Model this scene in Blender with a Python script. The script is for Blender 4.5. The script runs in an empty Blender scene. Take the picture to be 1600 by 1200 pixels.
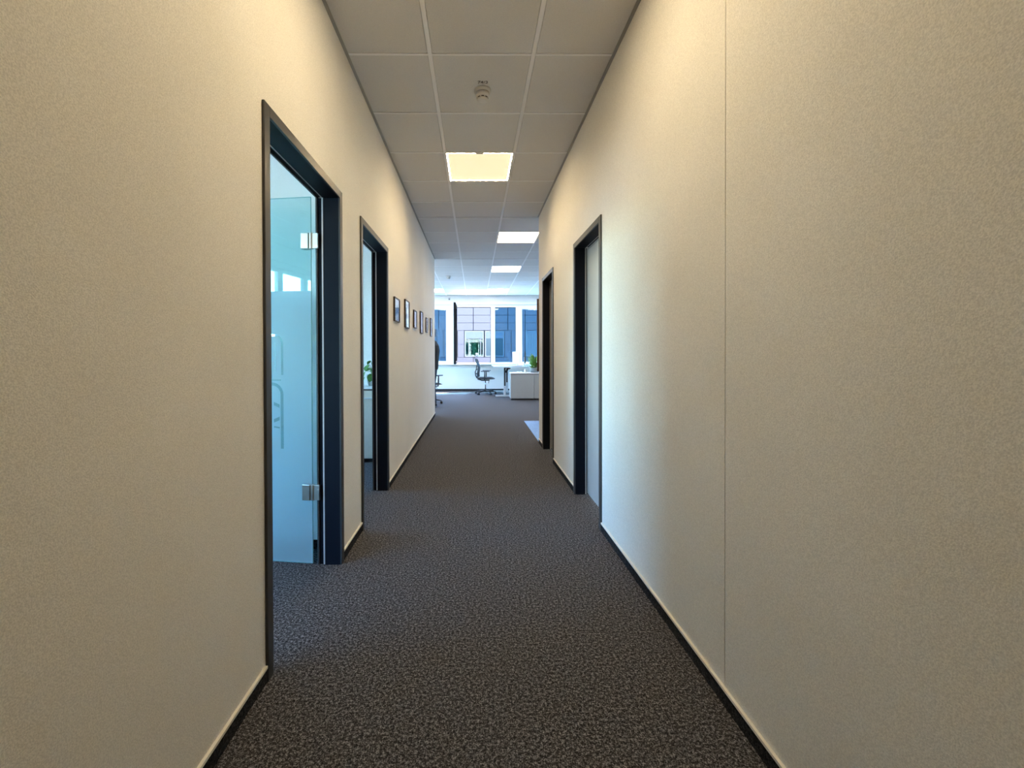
import bpy, bmesh, math, random
from mathutils import Matrix, Vector
random.seed(7)
S = bpy.context.scene
COL = S.collection
R = math.radians

# ------------------------------------------------------------------ camera
CAM_H = 1.2106
F_PX, CX, CY, PIT, YAW, ROL = 657.32, 747.30, 556.07, 0.0081, 0.0078, 0.0031
def _cam():
    c, s = math.cos(YAW), math.sin(YAW); A = Matrix(((c, -s, 0), (s, c, 0), (0, 0, 1)))
    c, s = math.cos(PIT), math.sin(PIT); B = Matrix(((1, 0, 0), (0, c, -s), (0, s, c)))
    c, s = math.cos(ROL), math.sin(ROL); Cc = Matrix(((c, 0, -s), (0, 1, 0), (s, 0, c)))
    M = Cc @ B @ A
    right, fwd, up = M[0], M[1], M[2]
    cam = bpy.data.cameras.new('camera')
    cam.sensor_width = 36.0
    cam.lens = F_PX * 36.0 / 1600.0
    cam.shift_x = (800 - CX) / 1600.0
    cam.shift_y = (CY - 600) / 1600.0
    cam.clip_start = 0.02; cam.clip_end = 500
    o = bpy.data.objects.new('camera', cam); COL.objects.link(o)
    o.matrix_world = Matrix(((right[0], up[0], -fwd[0], 0), (right[1], up[1], -fwd[1], 0),
                             (right[2], up[2], -fwd[2], CAM_H), (0, 0, 0, 1)))
    S.camera = o
_cam()

# ------------------------------------------------------------------ light: sky, sun, exposure
W = bpy.data.worlds.new('sky'); S.world = W; W.use_nodes = True
nt = W.node_tree; nt.nodes.clear()
sky = nt.nodes.new('ShaderNodeTexSky'); sky.sky_type = 'NISHITA'; sky.sun_disc = False
sky.sun_elevation = R(44); sky.sun_rotation = R(60); sky.altitude = 100; sky.air_density = 1.2; sky.dust_density = 0.6; sky.ozone_density = 3.0
bg = nt.nodes.new('ShaderNodeBackground'); bg.inputs['Strength'].default_value = 6.0
out = nt.nodes.new('ShaderNodeOutputWorld')
nt.links.new(sky.outputs[0], bg.inputs[0]); nt.links.new(bg.outputs[0], out.inputs[0])
sl = bpy.data.lights.new('sun', 'SUN'); sl.energy = 150.0; sl.angle = R(0.6); sl.color = (1.0, 0.90, 0.80)
so = bpy.data.objects.new('sun', sl); COL.objects.link(so)
_az, _el = R(60), R(44)      # towards +X, a little towards +Y: the sun grazes the window front
_d = Vector((math.sin(_az) * math.cos(_el), math.cos(_az) * math.cos(_el), math.sin(_el)))
so.rotation_euler = _d.to_track_quat('Z', 'Y').to_euler(); so.location = (20, 30, 40)
LAMP_RIM, LAMP_FACE = 362.0, 1.0
S.view_settings.view_transform = 'Standard'; S.view_settings.look = 'None'
S.view_settings.gamma = 1.0; S.view_settings.use_curve_mapping = False
S.view_settings.exposure = 0.0

# ------------------------------------------------------------------ materials
def new_mat(name):
    m = bpy.data.materials.new(name); m.use_nodes = True
    return m, m.node_tree, m.node_tree.nodes['Principled BSDF']
def mat(name, col, rough=0.5, metal=0.0, spec=0.5, bump=0, bscale=200, var=0.0, vscale=8, emis=None, es=0):
    m, t, b = new_mat(name)
    b.inputs['Base Color'].default_value = (*col, 1); b.inputs['Roughness'].default_value = rough
    b.inputs['Metallic'].default_value = metal; b.inputs['Specular IOR Level'].default_value = spec
    if emis: b.inputs['Emission Color'].default_value = (*emis, 1); b.inputs['Emission Strength'].default_value = es
    if bump or var:
        tc = t.nodes.new('ShaderNodeTexCoord')
    if var:
        n = t.nodes.new('ShaderNodeTexNoise'); n.inputs['Scale'].default_value = vscale; n.inputs['Detail'].default_value = 4
        t.links.new(tc.outputs['Object'], n.inputs['Vector'])
        r = t.nodes.new('ShaderNodeValToRGB')
        r.color_ramp.elements[0].position = 0.3; r.color_ramp.elements[1].position = 0.7
        r.color_ramp.elements[0].color = (*[c * (1 - var) for c in col], 1); r.color_ramp.elements[1].color = (*[min(1, c * (1 + var)) for c in col], 1)
        t.links.new(n.outputs['Fac'], r.inputs[0]); t.links.new(r.outputs[0], b.inputs['Base Color'])
    if bump:
        n2 = t.nodes.new('ShaderNodeTexNoise'); n2.inputs['Scale'].default_value = bscale; n2.inputs['Detail'].default_value = 3
        t.links.new(tc.outputs['Object'], n2.inputs['Vector'])
        bp = t.nodes.new('ShaderNodeBump'); bp.inputs['Strength'].default_value = bump; bp.inputs['Distance'].default_value = 0.002
        t.links.new(n2.outputs['Fac'], bp.inputs['Height']); t.links.new(bp.outputs[0], b.inputs['Normal'])
    return m
def wall_mat(name, c0):
    m, t, b = new_mat(name)
    tc = t.nodes.new('ShaderNodeTexCoord')
    fine = t.nodes.new('ShaderNodeTexNoise'); fine.inputs['Scale'].default_value = 330; fine.inputs['Detail'].default_value = 2
    big = t.nodes.new('ShaderNodeTexNoise'); big.inputs['Scale'].default_value = 2.2; big.inputs['Detail'].default_value = 5
    for n in (fine, big): t.links.new(tc.outputs['Object'], n.inputs['Vector'])
    r1 = t.nodes.new('ShaderNodeValToRGB'); r1.color_ramp.elements[0].position = .33; r1.color_ramp.elements[1].position = .67
    r1.color_ramp.elements[0].color = (*[c * .86 for c in c0], 1); r1.color_ramp.elements[1].color = (*[min(1, c * 1.1) for c in c0], 1)
    r2 = t.nodes.new('ShaderNodeValToRGB'); r2.color_ramp.elements[0].position = .3; r2.color_ramp.elements[1].position = .7
    r2.color_ramp.elements[0].color = (.955, .95, .94, 1); r2.color_ramp.elements[1].color = (1, 1, 1, 1)
    mx = t.nodes.new('ShaderNodeMix'); mx.data_type = 'RGBA'; mx.blend_type = 'MULTIPLY'; mx.inputs[0].default_value = 1
    t.links.new(fine.outputs['Fac'], r1.inputs[0]); t.links.new(big.outputs['Fac'], r2.inputs[0])
    t.links.new(r1.outputs[0], mx.inputs[6]); t.links.new(r2.outputs[0], mx.inputs[7]); t.links.new(mx.outputs[2], b.inputs['Base Color'])
    bp = t.nodes.new('ShaderNodeBump'); bp.inputs['Strength'].default_value = .35; bp.inputs['Distance'].default_value = .0015
    t.links.new(fine.outputs['Fac'], bp.inputs['Height']); t.links.new(bp.outputs[0], b.inputs['Normal'])
    b.inputs['Roughness'].default_value = .75; b.inputs['Specular IOR Level'].default_value = .3
    return m
def carpet_mat(name, dark, mid, lite):
    m, t, b = new_mat(name)
    tc = t.nodes.new('ShaderNodeTexCoord')
    n = t.nodes.new('ShaderNodeTexNoise'); n.inputs['Scale'].default_value = 230; n.inputs['Detail'].default_value = 2.5; n.inputs['Roughness'].default_value = .7
    t.links.new(tc.outputs['Object'], n.inputs['Vector'])
    r = t.nodes.new('ShaderNodeValToRGB'); e = r.color_ramp.elements
    e[0].position = .40; e[0].color = (*dark, 1); e[1].position = .61; e[1].color = (*lite, 1)
    k = e.new(.5); k.color = (*mid, 1)
    n2 = t.nodes.new('ShaderNodeTexNoise'); n2.inputs['Scale'].default_value = 95; n2.inputs['Detail'].default_value = 2; n2.inputs['Roughness'].default_value = .8
    t.links.new(tc.outputs['Object'], n2.inputs['Vector'])
    mm = t.nodes.new('ShaderNodeMix'); mm.data_type = 'FLOAT'; mm.inputs[0].default_value = .5
    t.links.new(n.outputs['Fac'], mm.inputs[2]); t.links.new(n2.outputs['Fac'], mm.inputs[3])
    t.links.new(mm.outputs[0], r.inputs[0]); t.links.new(r.outputs[0], b.inputs['Base Color'])
    bp = t.nodes.new('ShaderNodeBump'); bp.inputs['Strength'].default_value = .6; bp.inputs['Distance'].default_value = .004
    t.links.new(n.outputs['Fac'], bp.inputs['Height']); t.links.new(bp.outputs[0], b.inputs['Normal'])
    b.inputs['Roughness'].default_value = .95; b.inputs['Specular IOR Level'].default_value = .1
    return m
def pane_mat(name, tint, ior=1.5, rough=0.0, gloss=1.0):
    m = bpy.data.materials.new(name); m.use_nodes = True; t = m.node_tree; t.nodes.clear()
    o = t.nodes.new('ShaderNodeOutputMaterial'); mx = t.nodes.new('ShaderNodeMixShader')
    tr = t.nodes.new('ShaderNodeBsdfTransparent'); tr.inputs[0].default_value = (*tint, 1)
    gl = t.nodes.new('ShaderNodeBsdfGlossy'); gl.inputs['Roughness'].default_value = rough; gl.inputs[0].default_value = (gloss, gloss, gloss, 1)
    fr = t.nodes.new('ShaderNodeFresnel')
    ge = t.nodes.new('ShaderNodeNewGeometry'); io = t.nodes.new('ShaderNodeMix'); io.data_type = 'FLOAT'   # same reflectance at both faces of the slab
    io.inputs[2].default_value = ior; io.inputs[3].default_value = 1 / ior
    t.links.new(ge.outputs['Backfacing'], io.inputs[0]); t.links.new(io.outputs[0], fr.inputs['IOR'])
    t.links.new(fr.outputs[0], mx.inputs[0]); t.links.new(tr.outputs[0], mx.inputs[1]); t.links.new(gl.outputs[0], mx.inputs[2]); t.links.new(mx.outputs[0], o.inputs[0])
    return m
def frost_mat(name, col):
    m = bpy.data.materials.new(name); m.use_nodes = True; t = m.node_tree; t.nodes.clear()
    o = t.nodes.new('ShaderNodeOutputMaterial'); a = t.nodes.new('ShaderNodeMixShader'); c = t.nodes.new('ShaderNodeMixShader')
    tl = t.nodes.new('ShaderNodeBsdfTranslucent'); tl.inputs[0].default_value = (*col, 1)
    df = t.nodes.new('ShaderNodeBsdfDiffuse'); df.inputs[0].default_value = (*col, 1)
    rf = t.nodes.new('ShaderNodeBsdfRefraction'); rf.inputs['Roughness'].default_value = .45; rf.inputs['IOR'].default_value = 1.12; rf.inputs[0].default_value = (*col, 1)
    a.inputs[0].default_value = .25; c.inputs[0].default_value = .45
    t.links.new(tl.outputs[0], a.inputs[1]); t.links.new(df.outputs[0], a.inputs[2])
    t.links.new(a.outputs[0], c.inputs[1]); t.links.new(rf.outputs[0], c.inputs[2]); t.links.new(c.outputs[0], o.inputs[0])
    return m

M = {}
M['wall'] = wall_mat('wall_paint', (.82, .79, .735))
M['white_wall'] = wall_mat('white_wall_paint', (.80, .81, .80))
M['tile'] = mat('mineral_ceiling_tile', (.70, .685, .675), .95, spec=.1, bump=.5, bscale=260, var=.05, vscale=240)
M['tee'] = mat('ceiling_grid_metal', (.90, .89, .90), .6, spec=.3)
M['angle'] = mat('ceiling_edge_metal', (.36, .35, .33), .5)
M['carpet'] = carpet_mat('carpet', (.009, .009, .012), (.054, .052, .057), (.30, .29, .305))
M['skirt'] = carpet_mat('carpet_skirting', (.006, .006, .008), (.02, .02, .023), (.06, .06, .065))
M['cream'] = mat('cream_trim', (.84, .80, .72), .4)
M['frame'] = mat('black_door_frame', (.034, .035, .036), .42, spec=.6)
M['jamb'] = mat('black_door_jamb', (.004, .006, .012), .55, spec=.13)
M['gasket'] = mat('grey_gasket', (.50, .48, .48), .6)
M['leaf'] = mat('grey_door_leaf', (.50, .50, .50), .5, bump=.15, bscale=300)
M['leaf_edge'] = mat('door_leaf_edge', (.33, .34, .34), .4)
M['glass'] = pane_mat('door_glass', (.80, .93, .94), 1.62)
M['glass_edge'] = mat('glass_edge', (.35, .62, .62), .2)
M['glass2'] = pane_mat('clear_door_glass', (.86, .88, .86), 1.5)
M['window_glass'] = pane_mat('window_glass', (.36, .58, .72), 1.5)
M['side_glass'] = pane_mat('side_window_glass', (.76, .90, .96), 1.45)
M['frost'] = frost_mat('frosted_film', (.86, .96, 1.0))
M['steel'] = mat('brushed_steel', (.62, .58, .52), .28, metal=1.0)
M['upvc'] = mat('white_window_frame', (.84, .86, .85), .35)
M['dark_alu'] = mat('dark_window_shell', (.012, .013, .016), .9, spec=.05)
M['vinyl'] = mat('pale_vinyl_floor', (.27, .46, .85), .25, var=.12, vscale=30)
M['black'] = mat('black_plastic', (.014, .014, .016), .45)
M['screen_on'] = mat('lit_screen', (.1, .1, .1), .3, emis=(.62, .76, 1.0), es=.7)
M['mesh'] = mat('grey_chair_mesh', (.045, .05, .06), .8, bump=.6, bscale=500)
M['seatfab'] = mat('black_seat_fabric', (.022, .022, .026), .9)
M['light_fab'] = mat('pale_headrest', (.60, .56, .60), .6)
M['chrome'] = mat('chrome_column', (.6, .6, .62), .2, metal=1)
M['white'] = mat('white_laminate', (.80, .81, .82), .35)
M['cab'] = mat('grey_cabinet', (.33, .34, .335), .5, var=.03, vscale=40)
M['cab2'] = mat('grey_low_cabinet', (.60, .54, .45), .5, var=.03, vscale=40)
M['desk'] = mat('desk_top', (.46, .52, .56), .3)
M['silver'] = mat('silver_paint', (.55, .57, .60), .4)
M['pot'] = mat('grey_planter', (.22, .25, .26), .7)
M['pale_pot'] = mat('pale_planter', (.45, .52, .55), .6)
M['leafg'] = mat('plant_leaf', (.06, .19, .03), .45, var=.5, vscale=14)
M['leafy'] = mat('spiky_leaf', (.11, .24, .05), .4, var=.45, vscale=10)
M['soil'] = mat('soil', (.02, .015, .01), .95)
M['brown'] = mat('dark_wood_frame', (.045, .028, .014), .45, var=.25, vscale=30)
M['board'] = mat('brown_wood_board', (.085, .04, .02), .5, var=.2, vscale=20)
M['paper'] = mat('passepartout_paper', (.90, .90, .88), .6)
M['lamp_rim'] = mat('lamp_rim_light', (1, 1, 1), emis=(1.0, .77, .45), es=LAMP_RIM)
M['lamp_face'] = mat('lamp_face_light', (.1, .1, .1), emis=(1.0, .85, .50), es=LAMP_FACE)
M['lamp_face_cool'] = mat('cool_lamp_diffuser', (.1, .1, .1), emis=(1.0, .94, .93), es=26)
M['lamp_face_plain'] = mat('warm_lamp_diffuser', (.1, .1, .1), emis=(1.0, .79, .48), es=18.5)
M['detector'] = mat('detector_plastic', (.66, .63, .60), .4)
M['ink'] = mat('dark_lettering', (.05, .03, .03), .6)
M['facade'] = mat('lavender_facade_panel', (.0165, .0118, .0235), .45, var=.06, vscale=.8)
M['joint'] = mat('facade_joint', (.008, .009, .014), .8)
M['fac_frame'] = mat('facade_window_frame', (.042, .046, .060), .4)
M['fac_glass'] = mat('facade_window_glass', (.008, .020, .028), .25, spec=.2)
M['fac_room'] = mat('dark_room', (.006, .012, .010), .9)
M['blind'] = mat('pale_blind', (.034, .041, .056), .7)
M['lamella'] = mat('vertical_blind_slat', (.07, .072, .08), .7)
M['asphalt'] = mat('ground_outside', (.24, .225, .21), .9, var=.1, vscale=.5)
M['outer'] = mat('outer_wall', (.45, .46, .48), .8)
M['jacket'] = mat('black_jacket_cloth', (.010, .010, .012), .85)
M['denim'] = mat('dark_blue_denim', (.014, .030, .055), .85, bump=.3, bscale=300)
M['skin'] = mat('skin', (.48, .26, .19), .55)
M['hair'] = mat('brown_hair', (.035, .020, .012), .6)
M['shoe'] = mat('shoe_leather', (.012, .012, .013), .4)

# ------------------------------------------------------------------ helpers
def tag(o, label=None, cat=None, group=None, kind=None):
    if label: o['label'] = label
    if cat: o['category'] = cat
    if group: o['group'] = group
    if kind: o['kind'] = kind
    return o
def empty(name, loc=(0, 0, 0), rz=0, label=None, cat=None, group=None, kind=None):
    o = bpy.data.objects.new(name, None); COL.objects.link(o); o.location = loc; o.rotation_euler = (0, 0, rz)
    o.empty_display_size = .1
    return tag(o, label, cat, group, kind)
class MB:
    """collects simple solids into one mesh"""
    def __init__(s): s.v = []; s.f = []; s.mi = []
    def add(s, vs, fs, mi=0):
        k = len(s.v); s.v += [tuple(v) for v in vs]; s.f += [tuple(i + k for i in f) for f in fs]; s.mi += [mi] * len(fs); return s
    def box(s, x0, x1, y0, y1, z0, z1, mi=0, mtx=None):
        vs = [(x, y, z) for z in (z0, z1) for (x, y) in ((x0, y0), (x1, y0), (x1, y1), (x0, y1))]
        if mtx: vs = [mtx @ Vector(v) for v in vs]
        return s.add(vs, [(0, 3, 2, 1), (4, 5, 6, 7), (0, 1, 5, 4), (1, 2, 6, 5), (2, 3, 7, 6), (3, 0, 4, 7)], mi)
    def lathe(s, prof, n=20, c=(0, 0, 0), mi=0):
        vs = []; fs = []
        for r, z in prof:
            for i in range(n):
                a = 2 * math.pi * i / n; vs.append((c[0] + r * math.cos(a), c[1] + r * math.sin(a), c[2] + z))
        for j in range(len(prof) - 1):
            for i in range(n):
                i2 = (i + 1) % n; fs.append((j * n + i, j * n + i2, (j + 1) * n + i2, (j + 1) * n + i))
        fs.append(tuple(range(n))[::-1]); fs.append(tuple((len(prof) - 1) * n + i for i in range(n)))
        return s.add(vs, fs, mi)
    def tube(s, pts, r, n=8, mi=0):
        pts = [Vector(p) for p in pts]; rs = r if isinstance(r, (list, tuple)) else [r] * len(pts)
        vs = []; fs = []; up = None
        for j, p in enumerate(pts):
            d = (pts[min(j + 1, len(pts) - 1)] - pts[max(j - 1, 0)]).normalized()
            if up is None: up = d.orthogonal().normalized()
            up = (up - d * up.dot(d)).normalized(); sd = d.cross(up)
            for i in range(n):
                a = 2 * math.pi * i / n; vs.append(p + rs[j] * (math.cos(a) * up + math.sin(a) * sd))
        for j in range(len(pts) - 1):
            for i in range(n):
                i2 = (i + 1) % n; fs.append((j * n + i, j * n + i2, (j + 1) * n + i2, (j + 1) * n + i))
        fs.append(tuple(range(n))[::-1]); fs.append(tuple((len(pts) - 1) * n + i for i in range(n)))
        return s.add(vs, fs, mi)
    def mesh(s, name, mats):
        m = bpy.data.meshes.new(name); m.from_pydata(s.v, [], s.f)
        for x in (mats if isinstance(mats, (list, tuple)) else [mats]): m.materials.append(x)
        for p, i in zip(m.polygons, s.mi): p.material_index = i
        m.update(); return m
    def build(s, name, mats, parent=None, loc=(0, 0, 0), rz=0, smooth=False, bevel=0, seg=2):
        m = s.mesh(name, mats); o = bpy.data.objects.new(name, m); COL.objects.link(o)
        o.parent = parent; o.location = loc; o.rotation_euler = (0, 0, rz)
        if smooth:
            for p in m.polygons: p.use_smooth = len(p.vertices) == 4
        if bevel:
            b = o.modifiers.new('bevel', 'BEVEL'); b.width = bevel; b.segments = seg; b.limit_method = 'ANGLE'
        return o
def box(name, x0, x1, y0, y1, z0, z1, m, parent=None, bevel=0, loc=(0, 0, 0), rz=0):
    return MB().box(x0, x1, y0, y1, z0, z1).build(name, m, parent, loc, rz, bevel=bevel)
def struct(o, label, cat):
    return tag(o, label, cat, kind='structure')
def inst(name, mesh, parent, loc, scale=(1, 1, 1)):
    o = bpy.data.objects.new(name, mesh); COL.objects.link(o); o.parent = parent; o.location = loc; o.scale = scale
    return o

# ------------------------------------------------------------------ dimensions (metres)
XL, XR = -.7735, .8531           # corridor wall faces
ZC = 3.0124                      # ceiling underside
YB = -3.0                        # wall behind the viewer
YWL, YWR = 8.10, 5.60            # where the left / right corridor walls end
YF = 13.30                       # window front
XO = -4.35                       # outer wall of the side rooms
OX0, OX1 = -4.35, 5.0            # open office
TL, TR = .12, .16                # wall thickness
DOORS_L = [(1.543, 2.443), (2.847, 3.735)]
DOORS_R = [(2.819, 3.603), (4.551, 5.278)]
DZ = 2.134                       # frame outer height
FW = .042                        # frame face width

# ------------------------------------------------------------------ shell
floor = box('floor', OX0 - .2, OX1 + .2, YB - .2, YF + .2, -.25, 0, M['carpet'])
struct(floor, 'speckled dark grey carpet floor running down the corridor into the office', 'floor')
ft = box('floor_kitchenette', XR + .005, OX1, YWR + .08, 7.39, 0.0, .004, M['vinyl'])
struct(ft, 'pale blue-white vinyl floor patch starting beside the right corridor wall end', 'floor')

def corridor_wall(name, x0, x1, doors, y_end, splits, m, label):
    w = MB(); holes = [(a + FW * .55, b - FW * .55) for a, b in doors]; zt = DZ - FW * .55
    y = YB
    segs = []
    for a, b in holes:
        segs.append((y, a, 0, ZC + .1)); segs.append((a, b, zt, ZC + .1)); y = b
    segs.append((y, y_end, 0, ZC + .1))
    for a, b, z0, z1 in segs:
        cuts = [s for s in splits if a < s < b]
        if cuts:
            s_ = cuts[0]
            w.box(x0, x1, a, s_ - .0018, z0, z1); w.box(x0, x1, s_ + .0018, b, z0, z1)
            w.box(x0 + (.004 if x0 > 0 else 0), x1 - (0 if x0 > 0 else .004), s_ - .0018, s_ + .0018, z0, z1)
        else: w.box(x0, x1, a, b, z0, z1)
    o = w.build(name, m)
    return struct(o, label, 'wall')
wl = corridor_wall('wall_left', XL - TL, XL, DOORS_L, YWL, [], M['wall'], 'beige corridor wall on the left with two glass door openings and pictures')
wr = corridor_wall('wall_right', XR, XR + TR, DOORS_R, YWR, [1.428], M['wall'], 'beige corridor wall on the right with a vertical panel joint and two doors')
struct(box('wall_back', XL - TL, XR + TR, YB - .15, YB, 0, ZC + .1, M['wall']), 'beige wall closing the corridor behind the viewer', 'wall')
# partitions of the left rooms and the space right of the corridor
struct(box('wall_partition', XO, XL - TL, 2.603, 2.72, 0, ZC + .1, M['white_wall']), 'white partition wall between the two side rooms seen past the glass door', 'wall')
struct(box('wall_side_room', XO, XL - TL, 5.12, 5.24, 0, ZC + .1, M['white_wall']), 'white wall behind the grey cabinet in the second side room', 'wall')
struct(box('wall_office_left', XO, XL - TL, YWL - .12, YWL, 0, ZC + .1, M['white_wall']), 'white wall turning left at the end of the corridor', 'wall')
struct(box('wall_room_rear', XO, XL - TL, YB - .15, YB, 0, ZC + .1, M['white_wall']), 'white rear wall of the first side room', 'wall')
struct(box('wall_office_right', OX1, OX1 + .2, YWR - .16, YF + .2, 0, ZC + .1, M['white_wall']), 'white wall at the far right side of the open office', 'wall')
struct(box('wall_kitchenette', XR + TR, OX1, YWR - .16, YWR, 0, ZC + .1, M['white_wall']), 'white wall turning right at the corridor end behind the vinyl floor', 'wall')
# front (window) wall: sill part, head part, end piers
FS, FH = .855, 2.715
fw_ = MB().box(OX0 - .2, OX1 + .2, YF, YF + .22, 0, FS).box(OX0 - .2, OX1 + .2, YF, YF + .22, FH, ZC + .1)
fw_.box(OX0 - .2, -3.55, YF, YF + .22, FS, FH).box(4.75, OX1 + .2, YF, YF + .22, FS, FH)
fo = fw_.build('wall_front', M['white_wall']); struct(fo, 'pale window wall at the far end of the office', 'wall')
box('blind_box', -3.6, 4.8, YF - .045, YF, FH + .005, FH + .075, M['upvc'], fo, bevel=.004)
# outer wall of the side rooms and of the office on the left, with window band
SS, SH = .86, 2.63
bands = [(-2.90, 1.15), (3.15, 4.80), (8.4, 13.0)]
ow = MB().box(XO - .25, XO, YB - .15, YF, 0, SS).box(XO - .25, XO, YB - .15, YF, SH, ZC + .1)
yy = YB - .15
for a, b in bands: ow.box(XO - .25, XO, yy, a, SS, SH); yy = b
ow.box(XO - .25, XO, yy, YF, SS, SH)
struct(ow.build('wall_outer', M['white_wall']), 'white outer wall of the side rooms with a band of windows', 'wall')
struct(box('ceiling_slab', OX0 - .25, OX1 + .2, YB - .2, YF + .22, ZC + .1, ZC + .3, M['outer']), 'concrete slab above the suspended ceiling', 'ceiling')

# ---- skirting with cream top strip
def skirting(name, runs, label):
    a = MB(); b = MB()
    for (axis, c, sgn, y0, y1) in runs:
        for mb, th, z0, z1 in ((a, .006, 0, .054), (b, .010, .054, .0635)):
            lo, hi = sorted((c, c + sgn * th))
            if axis == 'x': mb.box(lo, hi, y0, y1, z0, z1)
            else: mb.box(y0, y1, lo, hi, z0, z1)
    o = a.build(name, M['skirt']); struct(o, label, 'baseboard')
    t = b.build('top_strip', M['cream'], o); t['label'] = 'thin cream strip along the top of the skirting'
    return o
g = .001
skirting('baseboard_left', [('x', XL, 1, YB, 1.541), ('x', XL, 1, 2.446, 2.845), ('x', XL, 1, 3.738, YWL)], 'dark carpet skirting with cream top strip along the left corridor wall')
skirting('baseboard_right', [('x', XR, -1, YB, 2.817), ('x', XR, -1, 3.606, 4.549), ('x', XR, -1, 5.281, YWR)], 'dark carpet skirting with cream top strip along the right corridor wall')
bb = box('baseboard_partition', XO, XL - TL, 2.597, 2.603, 0, .055, M['skirt']); struct(bb, 'dark skirting at the foot of the partition behind the glass door', 'baseboard')
bb = box('baseboard_front', OX0, OX1, YF - .012, YF, 0, .06, M['skirt']); struct(bb, 'dark skirting under the office windows', 'baseboard')

# ------------------------------------------------------------------ suspended ceiling
ceil = empty('ceiling'); struct(ceil, 'suspended ceiling of square mineral tiles in a white metal grid', 'ceiling')
PX, X0g, Y0g = .625, -.2656, 2.5558
LAMPS = [(0, 2, 'w'), (0, -2, 'w'), (1, 6, 'w')] + [(i, k, 'c') for k in (10, 15) for i in (-5, -2, 1, 4)]
lampset = {(i, k) for i, k, _ in LAMPS}
tile_cache = {}
MT, CT = .0125, .0075            # half widths of main runners and cross tees
def tile(x0, x1, y0, y1):
    w, d = round(x1 - x0, 3), round(y1 - y0, 3)
    if w < .03 or d < .03: return
    if (w, d) not in tile_cache:
        m_ = MB(); hw, hd = w / 2 - .003, d / 2 - .003
        m_.box(-hw, hw, -hd, hd, .004, .018)                # tile body resting on the grid flange
        m_.box(-hw + MT, hw - MT, -hd + CT, hd - CT, -.0015, .004)   # tegular lower face
        tile_cache[(w, d)] = m_.mesh('ceiling_tile', M['tile'])
    inst('ceiling_tile', tile_cache[(w, d)], ceil, ((x0 + x1) / 2, (y0 + y1) / 2, ZC))
def grid(xa, xb, ya, yb, lamps=True):
    i0 = math.floor((xa - X0g) / PX); i1 = math.ceil((xb - X0g) / PX)
    k0 = math.floor((ya - Y0g) / PX); k1 = math.ceil((yb - Y0g) / PX)
    for i in range(i0, i1):
        for k in range(k0, k1):
            x0, x1 = max(xa, X0g + i * PX), min(xb, X0g + (i + 1) * PX)
            y0, y1 = max(ya, Y0g + k * PX), min(yb, Y0g + (k + 1) * PX)
            if lamps and (i, k) in lampset: continue
            tile(x0, x1, y0, y1)
    for i in range(i0 + 1, i1):
        x = X0g + i * PX
        if xa + .02 < x < xb - .02: box('main_runner', x - MT, x + MT, ya, yb, ZC - .004, ZC + .004, M['tee'], ceil)
    for k in range(k0 + 1, k1):
        y = Y0g + k * PX
        if ya + .02 < y < yb - .02: box('cross_tee', xa, xb, y - CT, y + CT, ZC - .0035, ZC + .003, M['tee'], ceil)
    e = MB(); w = .018
    e.box(xa, xa + w, ya, yb, ZC - .006, ZC + .004).box(xb - w, xb, ya, yb, ZC - .006, ZC + .004)
    return e
e1 = MB()
grid(XL, XR, YB, YWR)
grid(XL, OX1, YWR, YWL)
grid(OX0, OX1, YWL, YF)
grid(XO, XL - TL, YB, 2.60, lamps=False)
grid(XO, XL - TL, 2.72, 5.12, lamps=False)
ea = MB()
w_ = .018
for x, ya, yb in ((XL, YB, YWL), (XR - w_, YB, YWR), (XO, YB, 2.6), (XL - TL - w_, YB, 2.6)):
    ea.box(x, x + w_, ya, yb, ZC - .007, ZC - .003)
for y, xa, xb in ((YF - w_, OX0, OX1), (2.603 - w_, XO, XL - TL), (5.12 - w_, XO, XL - TL)):
    ea.box(xa, xb, y, y + w_, ZC - .007, ZC - .003)
ea.build('edge_angle', M['angle'], ceil)

# lamps: edge-lit square panels in the grid
def lamp(i, k, kind, label):
    cx, cy = X0g + (i + .5) * PX, Y0g + (k + .5) * PX
    t = empty('ceiling_light', (cx, cy, ZC), 0, label, 'ceiling light', 'square panel lights in the ceiling grid')
    h = PX / 2 - .014
    r = MB(); b = .008
    r.box(-h, h, -h, -h + b, .002, .006).box(-h, h, h - b, h, .002, .006).box(-h, -h + b, -h + b, h - b, .002, .006).box(h - b, h, -h + b, h - b, .002, .006)
    r.build('light_guide', {'w': M['lamp_rim'], 'p': M['lamp_face_plain'], 'c': M['lamp_face_cool']}[kind], t)
    box('diffuser', -h + b, h - b, -h + b, h - b, .002, .006, {'w': M['lamp_face'], 'p': M['lamp_face_plain'], 'c': M['lamp_face_cool']}[kind], t)
    box('housing', -h - .008, h + .008, -h - .008, h + .008, .008, .03, M['white'], t)
    box('clip', -.035, .035, -h - .012, -h - .001, -.008, -.003, M['silver'], t) if kind == 'w' and k == 2 else None
lamp(0, 2, 'w', 'square warm white panel light over the middle of the corridor, nearest one in view')
lamp(0, -2, 'p', 'square warm panel light in the corridor ceiling just above the viewer')
lamp(1, 6, 'p', 'square warm panel light by the top of the right corridor wall corner')
lamp(1, 10, 'c', 'square cool white panel light over the office, just beyond the corridor wall corner')
lamp(1, 15, 'c', 'square cool white panel light close to the far windows, above the desks')
lamp(-2, 15, 'c', 'square cool white panel light close to the far windows, left of the smoke detector')
for i, k, wh in ((-5, 10, 'near the left side windows, nearer row'), (-2, 10, 'just left of the corridor wall end'), (4, 10, 'right of the kitchenette floor'),
              (-5, 15, 'in the far left corner by the windows'), (4, 15, 'far right by the windows')):
    lamp(i, k, 'c', 'added unseen cool panel light brightening the office, ' + wh)  # extra panels out of view, added to brighten the office

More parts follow.
